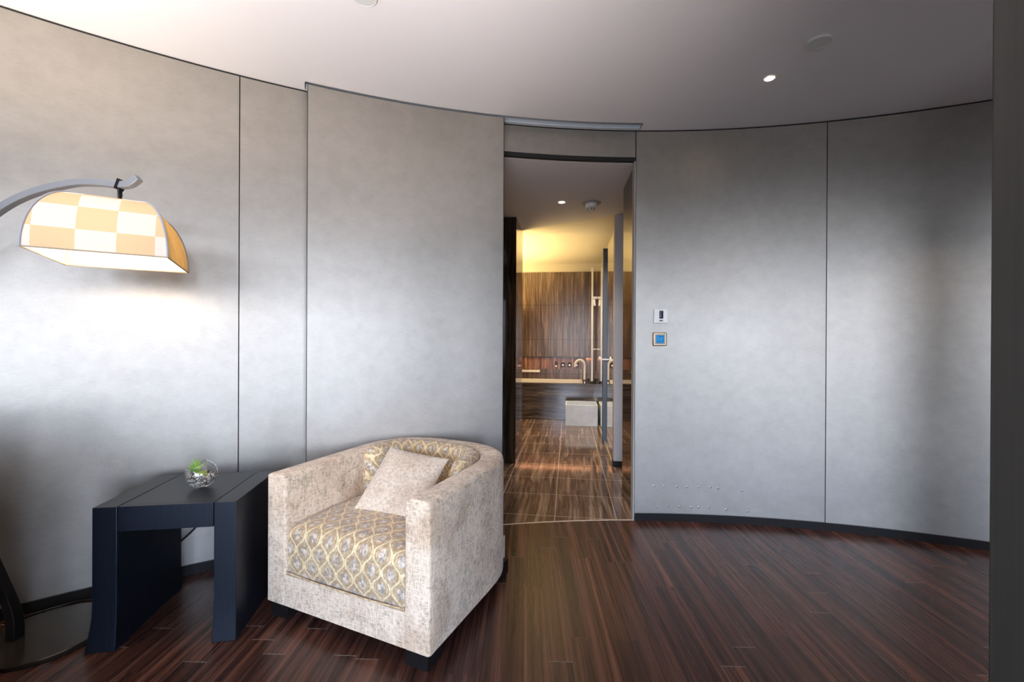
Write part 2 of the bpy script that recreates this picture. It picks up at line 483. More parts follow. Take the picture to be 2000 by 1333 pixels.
b = MB(); LB(b, -0.70, 2.86, 0, -0.63, 4.336, 2.6)
struct(lbuild(b, 'wall_foyer_left', M['dark']))
b = MB(); LB(b, -1.9, 4.336, 0, -0.512, 4.44, 2.6)
LB(b, -0.70, 4.44, 0, -0.512, 4.95, 2.6)
struct(lbuild(b, 'wall_stub_left', M['jamb']), 'dark glossy wall end on the left inside the doorway')
b = MB(); LB(b, -1.9, 4.44, 0, -1.8, 7.7, 2.6)
struct(lbuild(b, 'wall_bathroom_left', M['bwall']))
# right jamb block
A_ = Vector((0.838, 2.999, 0)); B_ = L(.434, 3.61); C_ = L(.80, 3.61); D_ = Vector((1.15, 3.04, 0))
b = MB(); b.prism([A_, D_, C_, B_], 0, 2.6)
struct(b.build('wall_jamb_right', M['jamb']), 'polished dark jamb on the right of the doorway')
b = MB(); b.arcbox(R - 0.004, R + 0.045, 90.52, 90.42, 0.0, 2.44)
struct(b.build('trim_5', flat('pale_metal_edge', (0.40, 0.37, 0.32), 0.6, 0.0)), 'thin pale metal edge on the right door jamb')
b = MB(); LB(b, .80, 3.3, 0, .86, 4.36, 2.6)
struct(lbuild(b, 'wall_foyer_right', M['dark']))
b = MB(); LB(b, .442, 4.365, 0.0, 1.5, 4.46, 2.44)
struct(lbuild(b, 'wall_pillar', [flat('grey_pillar_plaster', (0.62, 0.56, 0.52), 0.5)], bevel=0.002), 'narrow grey wall end beside the glass screen in the bathroom')
b = MB(); LB(b, .436, 4.36, 0.0, 1.0, 4.468, 0.055)
struct(lbuild(b, 'baseboard_pillar', M['base']))
b = MB(); LB(b, 1.5, 4.3, 0, 1.6, 7.7, 2.6)
struct(lbuild(b, 'wall_bathroom_right', M['bwall']))
# back wall with lit niche
VB = 7.50
b = MB()
LB(b, -1.9, VB, .945, 1.6, VB + .1, 2.375)       # upper slabs
LB(b, -1.9, VB, 0, 1.6, VB + .1, .735)
LB(b, .30, VB, .735, 1.6, VB + .1, .945)
LB(b, -1.9, VB + .09, .735, .30, VB + .14, .945)
struct(lbuild(b, 'wall_bathroom_back', M['bwall']), 'brown veined stone wall behind the bathtub')
M['gold'] = flat('warm_white_paint', (0.80, 0.76, 0.66), 0.9)
b = MB(); LB(b, -1.9, VB + .012, 2.375, 1.6, VB + .1, 2.6)
struct(lbuild(b, 'trim_6', M['gold']), 'plain painted band above the stone wall')

# ceilings
b = MB()
uvp = lambda x, y: (0.992 * x - 0.126 * y, 0.126 * x + 0.992 * y)
poly = [uvp(x_, Y0 + math.sqrt((R + .034) ** 2 - (x_ - X0) ** 2)) for x_ in (-.30, -.15, 0, .15, .3, .45, .6, .75, .86)] + [ (0.9, 3.25), (0.9, 4.40), (0.55, 4.40), (0.461, 4.35), (-0.502, 4.85), (-0.75, 4.98), (-0.75, 2.9)]
b.prism(poly, 2.44, 2.60)
struct(lbuild(b, 'ceiling_foyer', M['ceil']))
b = MB()
b.prism([(0.461, 4.351), (0.60, 4.35), (0.60, 5.18), (-0.66, 5.06), (-0.66, 4.94), (-0.502, 4.851)], 2.455, 2.60)
struct(lbuild(b, 'trim_7', M['gold']))
b = MB(); b.box((-1.9, 4.3, 2.515), (1.6, 7.7, 2.60))
struct(lbuild(b, 'ceiling_bathroom', M['gold']))

# ------------------------------------------------------------------ bathroom contents
# tub deck
b = MB()
LB(b, -1.8, 6.82, 0, .62, 6.90, .56, 0)              # front
LB(b, .235, 6.90, .50, .62, VB, .56, 0)               # right deck
LB(b, -1.8, 7.42, .50, .235, VB, .56, 0)
root = thing('bathtub', 'built-in bathtub in a brown stone surround at the far wall', 'bathtub', (0, 0, 0), BROT)
b.build('surround', M['bfront'], root, bevel=0.002)
b = MB()
LB(b, -1.75, 6.905, .10, .232, 6.93, .555); LB(b, -1.75, 7.39, .10, .232, 7.415, .575); LB(b, .205, 6.93, .10, .232, 7.39, .555); LB(b, -1.75, 6.93, .10, .205, 7.39, .12)
b.build('basin', flat('white_enamel', (0.85, 0.84, 0.80), 0.15), root, bevel=0.004)

# gooseneck faucet
root = thing('bath_faucet', 'chrome gooseneck bath faucet rising from the tub corner', 'faucet', L(.262, 7.02, .56), BROT)
b = MB()
pth = [Vector((0, 0, 0)), Vector((0, 0, .12)), Vector((0, 0, .27))]
for i in range(1, 13): a = PI * i / 12; pth.append(Vector((-.075 + .075 * math.cos(a), 0, .27 + .085 * math.sin(a))))
pth.append(Vector((-.15, 0, .245)))
b.tube(pth, .019, 14, upv=Vector((0, 1, 0)))
M['bright'] = flat('satin_chrome', (0.92, 0.92, 0.92), 0.35, 0.05)
b.build('spout', M['bright'], root, smooth=True)
b = MB(); b.lathe([(.030, 0), (.030, .012), (.024, .03), (.020, .05)], 20); b.build('faucet_base', M['chrome'], root, smooth=True)

# shower rail
root = thing('shower_rail', 'tall bright vertical shower rail on the tub corner', 'shower rail', L(.372, 6.98, .56), BROT)
b = MB(); b.box((-.015, -.012, 0), (.015, .012, 1.80)); b.build('rail', M['bright'], root, bevel=.003)
b = MB(); b.box((-.01, -.02, 1.31), (.075, .02, 1.345)); b.tube([(.03, 0, 1.30), (.04, -.02, 1.20)], .018, 10); b.build('shower_holder', M['bright'], root, smooth=True)
b = MB(); b.box((.01, -.008, .52), (.10, .008, .535)); b.build('rail_bracket', M['bright'], root)
b = MB(); b.lathe([(.035, 0), (.035, .015), (.02, .03)], 18); b.build('rail_foot', M['black'], root, smooth=True)
for k, du in enumerate((-.055, .055)):
    root = thing('tub_valve', ('small dark tap valve between faucet and shower rail', 'small dark tap valve right of the shower rail')[k], 'valve', L(.372 + du, 7.0, .56), BROT)
    b = MB(); b.lathe([(.016, 0), (.016, .02), (.010, .035), (.022, .045), (.022, .065)], 14); b.build('knob', M['black'], root, smooth=True)

# controls in the niche
nb = VB + .09
for k, (u, sz, hh, lab) in enumerate([(-.199, .042, .105, 'tall narrow dark handset plate, leftmost in the lit niche'),
                                      (-.085, .070, .075, 'square dark bath control with round knob, left of three'),
                                      (.028, .070, .075, 'square dark bath control with round knob, middle of three'),
                                      (.148, .070, .075, 'square dark bath control behind the faucet, right of three')]):
    root = thing('bath_control', lab, 'bath control', L(u, nb, .81), BROT, 'controls in the lit niche')
    b = MB(); b.box((-sz / 2, -.014, -hh / 2), (sz / 2, 0, hh / 2))
    b.build('plate', M['black'], root, bevel=.003)
    b = MB(); b.lathe([(.016, 0), (.016, .022), (.012, .028)], 16, (0, -.014, -.01 if k else -.03), axis=Vector((0, -1, 0)))
    b.build('knob', M['bright'], root, smooth=True)
# bar on the ledge
root = thing('towel_rail', 'short horizontal metal grab bar on the wall above the tub', 'grab bar', L(-.9, VB, .70), BROT)
b = MB(); b.box((-.45, -.055, -.018), (.43, -.03, .018)); b.build('bar', M['bright'], root, bevel=.004)
for x_ in (.40, -.42):
    b = MB(); b.box((x_, -.03, -.02), (x_ + .04, 0, .02)); b.build('bracket', M['black'], root)

# stone box
root = thing('stone_box', 'pale grey open-topped stone box standing before the bathtub', 'box', L(.195, 6.36, 0), BROT)
b = MB(); W2, DP, H2 = .228, .44, .30
b.box((-W2, 0, 0), (W2, .02, H2)); b.box((-W2, DP - .02, 0), (W2, DP, H2)); b.box((-W2, .02, 0), (-W2 + .02, DP - .02, H2)); b.box((W2 - .02, .02, 0), (W2, DP - .02, H2)); b.box((-W2 + .02, .02, 0), (W2 - .02, DP - .02, .02))
q = NT('pale_grey_stone'); n_ = q.noise(q.obj(), 9, 4, .6)
b.build('box_body', q.set(color=q.ramp(n_, [(.3, (.62, .70, .80)), (.7, (.78, .86, .95))]), rough=.5), root, bevel=.002)

# glass screen along u = .44
g = NT('clear_screen_glass')
fr = g.n('Fresnel'); fr.inputs[0].default_value = 1.6
tr = g.n('BsdfTransparent'); tr.inputs[0].default_value = (.80, .80, .76, 1)
gl = g.n('BsdfGlossy'); gl.inputs['Roughness'].default_value = 0.0; gl.inputs[0].default_value = (.95, .93, .88, 1)
mx = g.n('MixShader'); g.lk(g.math('MINIMUM', g.math('MULTIPLY', fr.outputs[0], 1.3), 1.0), mx.inputs[0]); g.lk(tr.outputs[0], mx.inputs[1]); g.lk(gl.outputs[0], mx.inputs[2]); g.lk(mx.outputs[0], g.out.inputs[0])
root = thing('shower_screen', 'clear glass shower screen with steel post right of the bath', 'glass screen', (0, 0, 0), BROT)
b = MB(); b.add([(.442, 4.47, .02), (.442, 6.81, .02), (.442, 6.81, 2.30), (.442, 4.47, 2.30)], [(0, 1, 2, 3)])
b.build('pane', g.mat, root)
b = MB(); b.box((.436, 4.47, 0), (.450, 6.81, .018)); b.build('floor_channel', flat('brass_channel', (.75, .62, .42), .3, .5), root)
b = MB(); b.box((.414, 5.40, .0), (.458, 5.45, 2.33)); b.build('post', flat('blue_grey_steel', (.035, .04, .055), .35, .2), root, bevel=.003)
root = thing('screen_handle', 'short chrome handle on the glass screen post', 'handle', L(.43, 5.30, 1.0), BROT)
b = MB(); b.box((-.06, -.02, -.008), (.10, .02, .008)); b.tube([(-.05, 0, 0), (-.05, .12, .02)], .010, 10); b.tube([(.06, 0, 0), (.12, .0, -.03)], .012, 10); b.build('grip', M['bright'], root, smooth=True)

# ------------------------------------------------------------------ ceiling fittings
M['lampglow'] = flat('downlight_lens', (1, .95, .85), .4, emis=(1.0, .82, .55), emst=22)


def downlight(p, zc, r, label):
    root = thing('recessed_downlight', label, 'ceiling light', (p[0], p[1], zc))
    b = MB(); n = 28; pr = [(r * 1.35, 0), (r * 1.35, -.002), (r * 1.25, -.004), (r, -.004), (r * .92, -.001), (r * .92, .0)]
    b.lathe(pr, n); b.build('ring', M['whiteplastic'], root, smooth=True)
    b = MB(); b.lathe([(r * .9, -.0045), (r * .9, -.006), (r * .5, -.0075)], n); b.build('lens', M['lampglow'], root, smooth=True)
    return root


downlight((1.389, 2.395), HC, .024, 'small lit round downlight in the main ceiling, right of centre')
q = L(-.062, 3.907); downlight((q.x, q.y), 2.44, .028, 'small lit round downlight in the low ceiling beyond the doorway')
for (x, y, lab) in [(1.454, 2.105, 'flat grey round cover plate beside the lit ceiling downlight'), (-.622, 1.840, 'flat grey round cover plate cut by the top edge of the photo')]:
    b = MB(); b.lathe([(.052, 0), (.052, -.006), (.049, -.009), (.0475, -.009), (.0470, -.0075), (.010, -.0078)], 40, (x, y, HC))
    tag(b.build('ceiling_cover_plate', flat('grey_cover', (.72, .72, .69), .6), smooth=True), lab, 'ceiling cover', 'round covers in the ceiling')
root = thing('smoke_detector', 'white smoke detector on the low ceiling beyond the doorway', 'smoke detector', L(.198, 3.966, 2.44), BROT)
b = MB(); b.lathe([(.085, 0), (.080, -.006), (.07, -.010)], 28); b.build('mounting_plate', flat('grey_plate', (.45, .42, .40), .6), root, smooth=True)
b = MB(); b.lathe([(.052, -.010), (.054, -.03), (.046, -.045), (.030, -.050), (.028, -.062), (.020, -.068)], 28); b.build('sensor_head', M['whiteplastic'], root, smooth=True)
b = MB()
for i in range(6):
    a = 2 * PI * i / 6; b.box((-.006, .0275, -.062), (.006, .030, -.052), T=lambda v, a=a: Matrix.Rotation(a, 3, 'Z') @ v)
b.build('vent_slot', M['black'], root)

# ------------------------------------------------------------------ wall controls


def on_wall(th, z, off=0.0):
    a = rad(th); return (X0 + (R - off) * math.cos(a), Y0 + (R - off) * math.sin(a), z), a - PI / 2


loc, rz = on_wall(88.37, 1.388)
root = thing('thermostat', 'white square control plate with dark display, upper of two on the wall', 'wall control', loc, rz)
b = MB(); b.box((-.048, -.014, -.047), (.048, 0, .047)); b.build('plate', M['whiteplastic'], root, bevel=.003)
b = MB(); b.box((-.012, -.0155, -.016), (.014, -.013, .036)); b.build('display', flat('dark_display', (.02, .02, .04), .7, spec=.1), root)
b = MB()
for zz in (.028, .018, .009): b.box((-.009, -.0162, zz - .003), (.002, -.0154, zz + .002))
b.box((-.009, -.0162, -.008), (.000, -.0154, .003))
b.build('display_symbols', flat('pale_symbols', (.3, .3, .38), .7), root)
b = MB(); b.box((-.012, -.0165, -.034), (.012, -.013, -.026)); b.build('button', flat('dark_button', (.10, .09, .07), .4), root, bevel=.001)
loc, rz = on_wall(88.44, 1.232)
root = thing('touch_panel', 'bronze-framed square panel with blue screen below the white thermostat', 'wall control', loc, rz)
b = MB(); b.box((-.047, -.012, -.046), (.047, 0, .046)); b.build('frame', flat('bronze_frame', (.33, .25, .17), .3, .8), root, bevel=.006, seg=2)
b = MB(); b.box((-.034, -.0145, -.034), (.034, -.011, .034)); b.build('bezel', flat('silver_bezel', (.45, .40, .34), .5, .3), root, bevel=.002)
b = MB(); b.box((-.026, -.0155, -.026), (.026, -.0140, .027)); b.build('screen', flat('blue_backlit_screen', (.01, .08, .20), .7, emis=(.02, .22, .52), emst=.7, spec=.1), root)
b = MB()
for x_, z_ in ((-.015, .012), (-.008, .004), (-.015, -.006), (.004, .0), (.012, .008), (.006, -.010)): b.box((x_ - .003, -.0160, z_ - .003), (x_ + .004, -.0154, z_ + .004))
b.build('screen_symbols', flat('light_blue_symbols', (.05, .2, .4), .7, emis=(.08, .40, .80), emst=.7, spec=.1), root)

# ------------------------------------------------------------------ side table


def table_wood(name, tone):
    m = NT(name); o = m.obj(); s_ = m.sep(o)
    g_ = m.noise(m.comb(m.math('MULTIPLY', s_[0], 160), m.math('MULTIPLY', s_[1], 6), m.math('MULTIPLY', s_[2], 6)), 1.0, 3, .6)
    c = m.ramp(g_, [(.3, tuple(x * .6 for x in tone)), (.7, tuple(x * 1.5 for x in tone))])
    return m.set(color=c, rough=.46, spec=.42, normal=m.bump(g_, .4, .001))


M['tw'] = table_wood('black_stained_oak', (.0035, .0065, .0135))
TA = Vector((-1.627, 1.712, 0)); TB = Vector((-1.115, 1.790, 0))
tx = (TB - TA).normalized(); TWD = (TB - TA).length; TDP = .43; TH = .56
root = thing('side_table', 'black stained wooden side table between floor lamp and armchair', 'side table', TA, math.atan2(tx.y, tx.x))


def leg_panel(x0, x1, fl0, fl1):
    b = MB(); zs = [0, .02, .05, .09, .13, .18, .24, .32, TH]; vs = []
    for z in zs:
        k = max(0, 1 - z / .16) ** 1.6
        a, c, f, bk = x0 - fl0 * k, x1 + fl1 * k, -.010 * k, TDP + .010 * k
        vs += [(a, f, z), (c, f, z), (c, bk, z), (a, bk, z)]
    fs = []
    for i in range(len(zs) - 1):
        for j in range(4): fs.append((4 * i + j, 4 * i + (j + 1) % 4, 4 * i + 4 + (j + 1) % 4, 4 * i + 4 + j))
    fs += [(3, 2, 1, 0), tuple(4 * (len(zs) - 1) + j for j in range(4))]
    b.add(vs, fs); return b


leg_panel(0, .086, .022, .0).build('leg_panel', M['tw'], root, bevel=.0025)
leg_panel(TWD - .084, TWD, .004, .004).build('leg_panel', M['tw'], root, bevel=.0025)
b = MB(); b.box((.0885, 0.0225, TH - .024), (TWD - .0865, TDP - .002, TH - .0008)); b.build('tabletop', M['tw'], root, bevel=.001)
b = MB(); b.box((.0885, .001, TH - .098), (TWD - .0865, .022, TH - .0006)); b.build('apron', M['tw'], root, bevel=.001)
b = MB(); b.box((.0885, TDP - .022, TH - .098), (TWD - .0865, TDP - .001, TH - .0245)); b.build('apron', M['tw'], root, bevel=.001)

# cord hanging behind the table
b = MB()
pts = [(-1.50, 2.28, .50), (-1.52, 2.28, .42), (-1.56, 2.27, .34), (-1.605, 2.265, .267), (-1.66, 2.24, .205), (-1.71, 2.215, .165), (-1.78, 2.165, .10), (-1.83, 2.115, .03), (-1.80, 2.09, .006), (-1.72, 2.15, .006)]


def smoothp(pts, k=8):
    P_ = [Vector(p) for p in pts]; out = []
    for i in range(len(P_) - 1):
        p0, p1, p2, p3 = P_[max(i - 1, 0)], P_[i], P_[i + 1], P_[min(i + 2, len(P_) - 1)]
        for j in range(k):
            t = j / k
            out.append(0.5 * ((2 * p1) + (-p0 + p2) * t + (2 * p0 - 5 * p1 + 4 * p2 - p3) * t * t + (-p0 + 3 * p1 - 3 * p2 + p3) * t ** 3))
    out.append(P_[-1]); return out


b.tube(smoothp(pts), .005, 8)
tag(b.build('power_cord', M['black'], smooth=True), 'thin black power cord hanging behind the side table', 'cord')

# ------------------------------------------------------------------ terrarium
BR = .062
root = thing('glass_terrarium', 'small tilted glass bowl with succulent and pebbles on the black side table', 'terrarium', (-1.373, 1.955, TH))
axis = Vector((-.32, -.22, .92)).normalized(); Q = axis.to_track_quat('Z', 'Y').to_matrix()
g = NT('thin_bowl_glass')
lw = g.n('LayerWeight'); lw.inputs[0].default_value = .35
tr = g.n('BsdfTransparent'); tr.inputs[0].default_value = (.94, .96, .96, 1)
gl = g.n('BsdfGlossy'); gl.inputs['Roughness'].default_value = .03; gl.inputs[0].default_value = (1, 1, 1, 1)
mx = g.n('MixShader'); g.lk(g.mapr(lw.outputs['Facing'], .0, 1, .06, .95), mx.inputs[0]); g.lk(tr.outputs[0], mx.inputs[1]); g.lk(gl.outputs[0], mx.inputs[2]); g.lk(mx.outputs[0], g.out.inputs[0])
b = MB(); prof = []
for i in range(25):
    a = -PI / 2 + (PI / 2 + rad(48)) * i / 24; prof.append((max(BR * math.cos(a), .0005), BR * math.sin(a)))
n = 40; vs = []; fs = []
for rr, zz in prof:
    for i in range(n): vs.append(Q @ Vector((rr * math.cos(2 * PI * i / n), rr * math.sin(2 * PI * i / n), zz)) + Vector((0, 0, BR * .97)))
for j in range(len(prof) - 1):
    for i in range(n): fs.append((j * n + i, j * n + (i + 1) % n, (j + 1) * n + (i + 1) % n, (j + 1) * n + i))
b.add(vs, fs); vs = []
rim = prof[-1]
b.sweep([Q @ Vector((rim[0] * math.cos(2 * PI * i / 48), rim[0] * math.sin(2 * PI * i / 48), rim[1])) + Vector((0, 0, BR * .97)) for i in range(49)], [(.0015 * math.cos(k * PI / 3), .0015 * math.sin(k * PI / 3)) for k in range(6)])
b.build('bowl', g.mat, root, smooth=True, angle=80)
import bmesh
bm = bmesh.new()
cols = []
for i in range(330):
    while True:
        p = Vector((random.uniform(-1, 1), random.uniform(-1, 1), random.uniform(-1, .08)))
        if p.length < .90 and (p.length > .60 or p.z > -.15): break
    p = p * BR + Vector((0, 0, BR * .97 + .002)); s = random.uniform(.0030, .0055)
    mt = Matrix.Translation(p) @ Matrix.Rotation(random.uniform(0, 3), 4, 'X') @ Matrix.Rotation(random.uniform(0, 3), 4, 'Z') @ Matrix.Diagonal((s, s * .8, s * .6, 1))
    r_ = bmesh.ops.create_icosphere(bm, subdivisions=1, radius=1, matrix=mt); k = random.choice([0, 0, 0, 1, 1, 2])
    for v in r_['verts']:
        for f in v.link_faces: f.material_index = k
me = bpy.data.meshes.new('pebbles'); bm.to_mesh(me); bm.free()
for mm in (flat('white_pebble', (.75, .72, .68), .5), flat('tan_pebble', (.40, .28, .20), .5), flat('dark_pebble', (.05, .045, .04), .5)): me.materials.append(mm)
o = bpy.data.objects.new('pebbles', me); COL.objects.link(o); o.parent = root; o['kind'] = 'stuff'
# succulent
gm = NT('succulent_green'); s_ = gm.sep(gm.obj()); gm.set(color=gm.ramp(gm.mapr(s_[2], .02, .13, 0, 1), [(0, (.25, .32, .05)), (.5, (.16, .36, .03)), (1, (.30, .52, .05))]), rough=.4)
b = MB(); cen = Vector((-.014, -.010, BR * .97 + .014))
for i in range(15):
    a = i * 2.4 + 2.2; tilt = .12 + .075 * i; ln = random.uniform(.046, .060) * (1 if i < 11 else .8)
    d = Vector((math.cos(a) * math.sin(tilt), math.sin(a) * math.sin(tilt), math.cos(tilt)))
    pth = []; scl = []
    for k in range(7):
        t = k / 6; pth.append(cen + d * ln * t + Vector((0, 0, .006 * t * t))); scl.append(max(.05, (1 - t) ** .7))
    b.tube(pth, .0050, 6, scale=scl)
b.build('succulent', gm.mat, root, smooth=True)
b = MB(); b.lathe([(.024, BR * .85), (.02, BR * 1.1), (.008, BR * 1.22)], 16); b.build('moss', flat('yellow_green_moss', (.35, .40, .08), .9), root, smooth=True)

# ------------------------------------------------------------------ armchair
FLc = Vector((-1.083, 1.956, 0)); FRc = Vector((-.294, 1.600, 0)); cx_ = (FRc - FLc).normalized(); CW = (FRc - FLc).length
root = thing('armchair', 'cream chenille tub armchair with ogee-patterned seat, beside the black side table', 'armchair', (FLc + FRc) / 2, math.atan2(cx_.y, cx_.x))
HWc = CW / 2; Z0c = .065; STR = .47; BK = .40; TH_ = .115


def outline(off, n=26, ymin=0.0):
    """plan outline of the tub from front-left round the back to front-right, inset by off"""
    hw, bk = HWc - off, BK - off; pts = [Vector((-hw, ymin + STR * k / 4, 0)) for k in range(4)]
    for i in range(n + 1):
        a = PI - PI * i / n; ca, sa = math.cos(a), math.sin(a); e_ = 2 / 2.75
        pts.append(Vector((math.copysign(abs(ca) ** e_, ca) * hw, STR + abs(sa) ** e_ * bk, 0)))
    pts += [Vector((hw, ymin + STR * k / 4, 0)) for k in (3, 2, 1, 0)]
    return pts


def chair_fabric():
    m = NT('cream_chenille'); o = m.obj()
    f1 = m.noise(o, 60, 4, .65); f2 = m.noise(o, 13, 4, .6); f3 = m.noise(o, 5, 2, .5)
    s_ = m.sep(o)
    hx = m.noise(m.comb(m.math('MULTIPLY', s_[0], 28), m.math('MULTIPLY', s_[1], 28), m.math('MULTIPLY', s_[2], 210)), 1, 2, .6)
    vx = m.noise(m.comb(m.math('MULTIPLY', s_[0], 200), m.math('MULTIPLY', s_[1], 200), m.math('MULTIPLY', s_[2], 30)), 1, 2, .6)
    wv = m.math('MAXIMUM', hx, vx)
    g_ = m.math('ADD', m.math('ADD', m.math('MULTIPLY', f1, .30), m.math('MULTIPLY', f2, .22)), m.math('MULTIPLY', m.math('SUBTRACT', wv, .06), .48))
    c = m.ramp(g_, [(.34, (.29, .20, .13)), (.43, (.54, .40, .27)), (.50, (.87, .66, .47)), (.60, (.96, .79, .60))])
    c = m.mix(m.mapr(f3, .48, .66, 0, .45), c, (.52, .36, .22, 1), 'MULTIPLY')
    c = m.mix(.12, c, (.62, .52, .40, 1))
    return m.set(color=c, rough=.85, sheen=.3, normal=m.bump(g_, .8, .006), spec=.3)


M['cf'] = chair_fabric()


def pattern_fabric():
    m = NT('ogee_patterned_fabric'); t = m.n('TexCoord'); s_ = m.sep(t.outputs['UV'])
    dn = m.noise(t.outputs['Object'], 130, 3, .6)
    U = m.math('ADD', m.math('DIVIDE', s_[0], .046), m.math('MULTIPLY', dn, .10)); V = m.math('ADD', m.math('DIVIDE', s_[1], .118), m.math('MULTIPLY', dn, .05))
    Um = m.math('FLOORED_MODULO', U, 2.0)
    cs = m.math('COSINE', m.math('MULTIPLY', V, 2 * PI)); A = m.math('MULTIPLY', m.math('SINE', m.math('MULTIPLY', cs, 1.3)), .42)
    d0 = m.math('ABSOLUTE', m.math('SUBTRACT', Um, A)); d1 = m.math('ABSOLUTE', m.math('ADD', m.math('SUBTRACT', Um, 1.0), A)); d2 = m.math('ABSOLUTE', m.math('SUBTRACT', m.math('SUBTRACT', Um, 2.0), A))
    d = m.math('MINIMUM', m.math('MINIMUM', d0, d1), d2)
    line = m.mapr(d, .10, .145, 1, 0)
    Vf = m.math('FRACT', V)
    def ell(u0, v0):
        a = m.math('DIVIDE', m.math('SUBTRACT', Um, u0), .36); b_ = m.math('DIVIDE', m.math('SUBTRACT', Vf, v0), .19)
        return m.math('SQRT', m.math('ADD', m.math('MULTIPLY', a, a), m.math('MULTIPLY', b_, b_)))
    e_ = m.math('MINIMUM', m.math('MINIMUM', ell(.5, .5), ell(1.5, 0.0)), ell(1.5, 1.0))
    med = m.mapr(e_, .85, 1.05, 1, 0); ring = m.mapr(m.math('ABSOLUTE', m.math('SUBTRACT', e_, 1.35)), .10, .22, 1, 0)
    blot = m.noise(t.outputs['Object'], 60, 3, .65)
    field = m.ramp(blot, [(.40, (.42, .27, .14)), (.60, (.70, .51, .30))])
    medc = m.ramp(blot, [(.40, (.30, .24, .19)), (.52, (.56, .46, .37)), (.62, (.78, .67, .54))])
    c = m.mix(med, field, medc); c = m.mix(m.math('MULTIPLY', ring, .5), c, (.34, .24, .15, 1))
    c = m.mix(m.mapr(d, .17, .23, .55, 0), c, (.26, .17, .09, 1))
    c = m.mix(line, c, m.ramp(blot, [(.35, (.68, .50, .26)), (.65, (.90, .74, .46))]))
    h = m.math('ADD', m.math('MULTIPLY', line, .8), m.math('ADD', m.math('MULTIPLY', med, .4), m.math('MULTIPLY', blot, .7)))
    return m.set(color=c, rough=.75, sheen=.3, normal=m.bump(h, .6, .004), spec=.35)


M['pf'] = pattern_fabric()

# shell: cross-section swept along the outline (between outer and inner offset), rounded top
outer = outline(0.0); inner = outline(TH_)
ENDK = [(0.0, .012), (.0015, .006), (.005, .002), (.012, 0.0)]
def endpts(pts):
    a = [Vector((pts[0].x, y, 0)) for y, k in ENDK]; c = [Vector((pts[-1].x, y, 0)) for y, k in reversed(ENDK)]
    return a + pts[1:-1] + c
outer = endpts(outer); inner = endpts(inner)
shr = [k for y, k in ENDK] + [0] * (len(outer) - 8) + [k for y, k in reversed(ENDK)]
b = MB(); rr = .026; sec = []
for k in range(5): a = PI - PI / 2 * k / 4; sec.append((rr + rr * math.cos(a), 'o', rr * math.sin(a)))
n = len(outer); ring = []; nk = 6
vs = []
def topz(i):   # slight rise to the back
    return .628 + .016 * math.sin(PI * i / (n - 1)) ** 2
for i in range(n):
    po, pi_ = outer[i], inner[i]; zt = topz(i)
    prof = [(0, Z0c + .004), (.004 / TH_, Z0c), (0, Z0c + .06), (-.02, .35)]
    prof = [(1.0, Z0c + .01), (1.0, Z0c), (0.0, Z0c), (0.0, .20), (-.02, .40), (0.0, zt - .030)]
    prof += [(0.02, zt - .018), (.07, zt - .008), (.16, zt - .002), (.30, zt + .001), (.5, zt + .002), (.70, zt + .001), (.84, zt - .002), (.93, zt - .008), (.98, zt - .018), (1.0, zt - .030), (1.0, .35)]
    for t, z in prof:
        tt = max(shr[i] / TH_, min(1 - shr[i] / TH_, t)); q = po.lerp(pi_, tt); vs.append((q.x, q.y, min(z, zt + .002 - shr[i])))
m_ = len(prof); fs = []
for i in range(n - 1):
    for j in range(m_): fs.append((i * m_ + j, i * m_ + (j + 1) % m_, (i + 1) * m_ + (j + 1) % m_, (i + 1) * m_ + j))
fs.append(tuple(range(m_))); fs.append(tuple((n - 1) * m_ + j for j in reversed(range(m_))))
b.add(vs, fs)
b.box((-HWc + TH_ - .004, 0.0005, Z0c), (HWc - TH_ + .004, .12, .200))
b.box((-HWc + .06, .10, Z0c + .01), (HWc - .06, STR + BK - .10, .19))
b.build('frame', M['cf'], root, smooth=True)

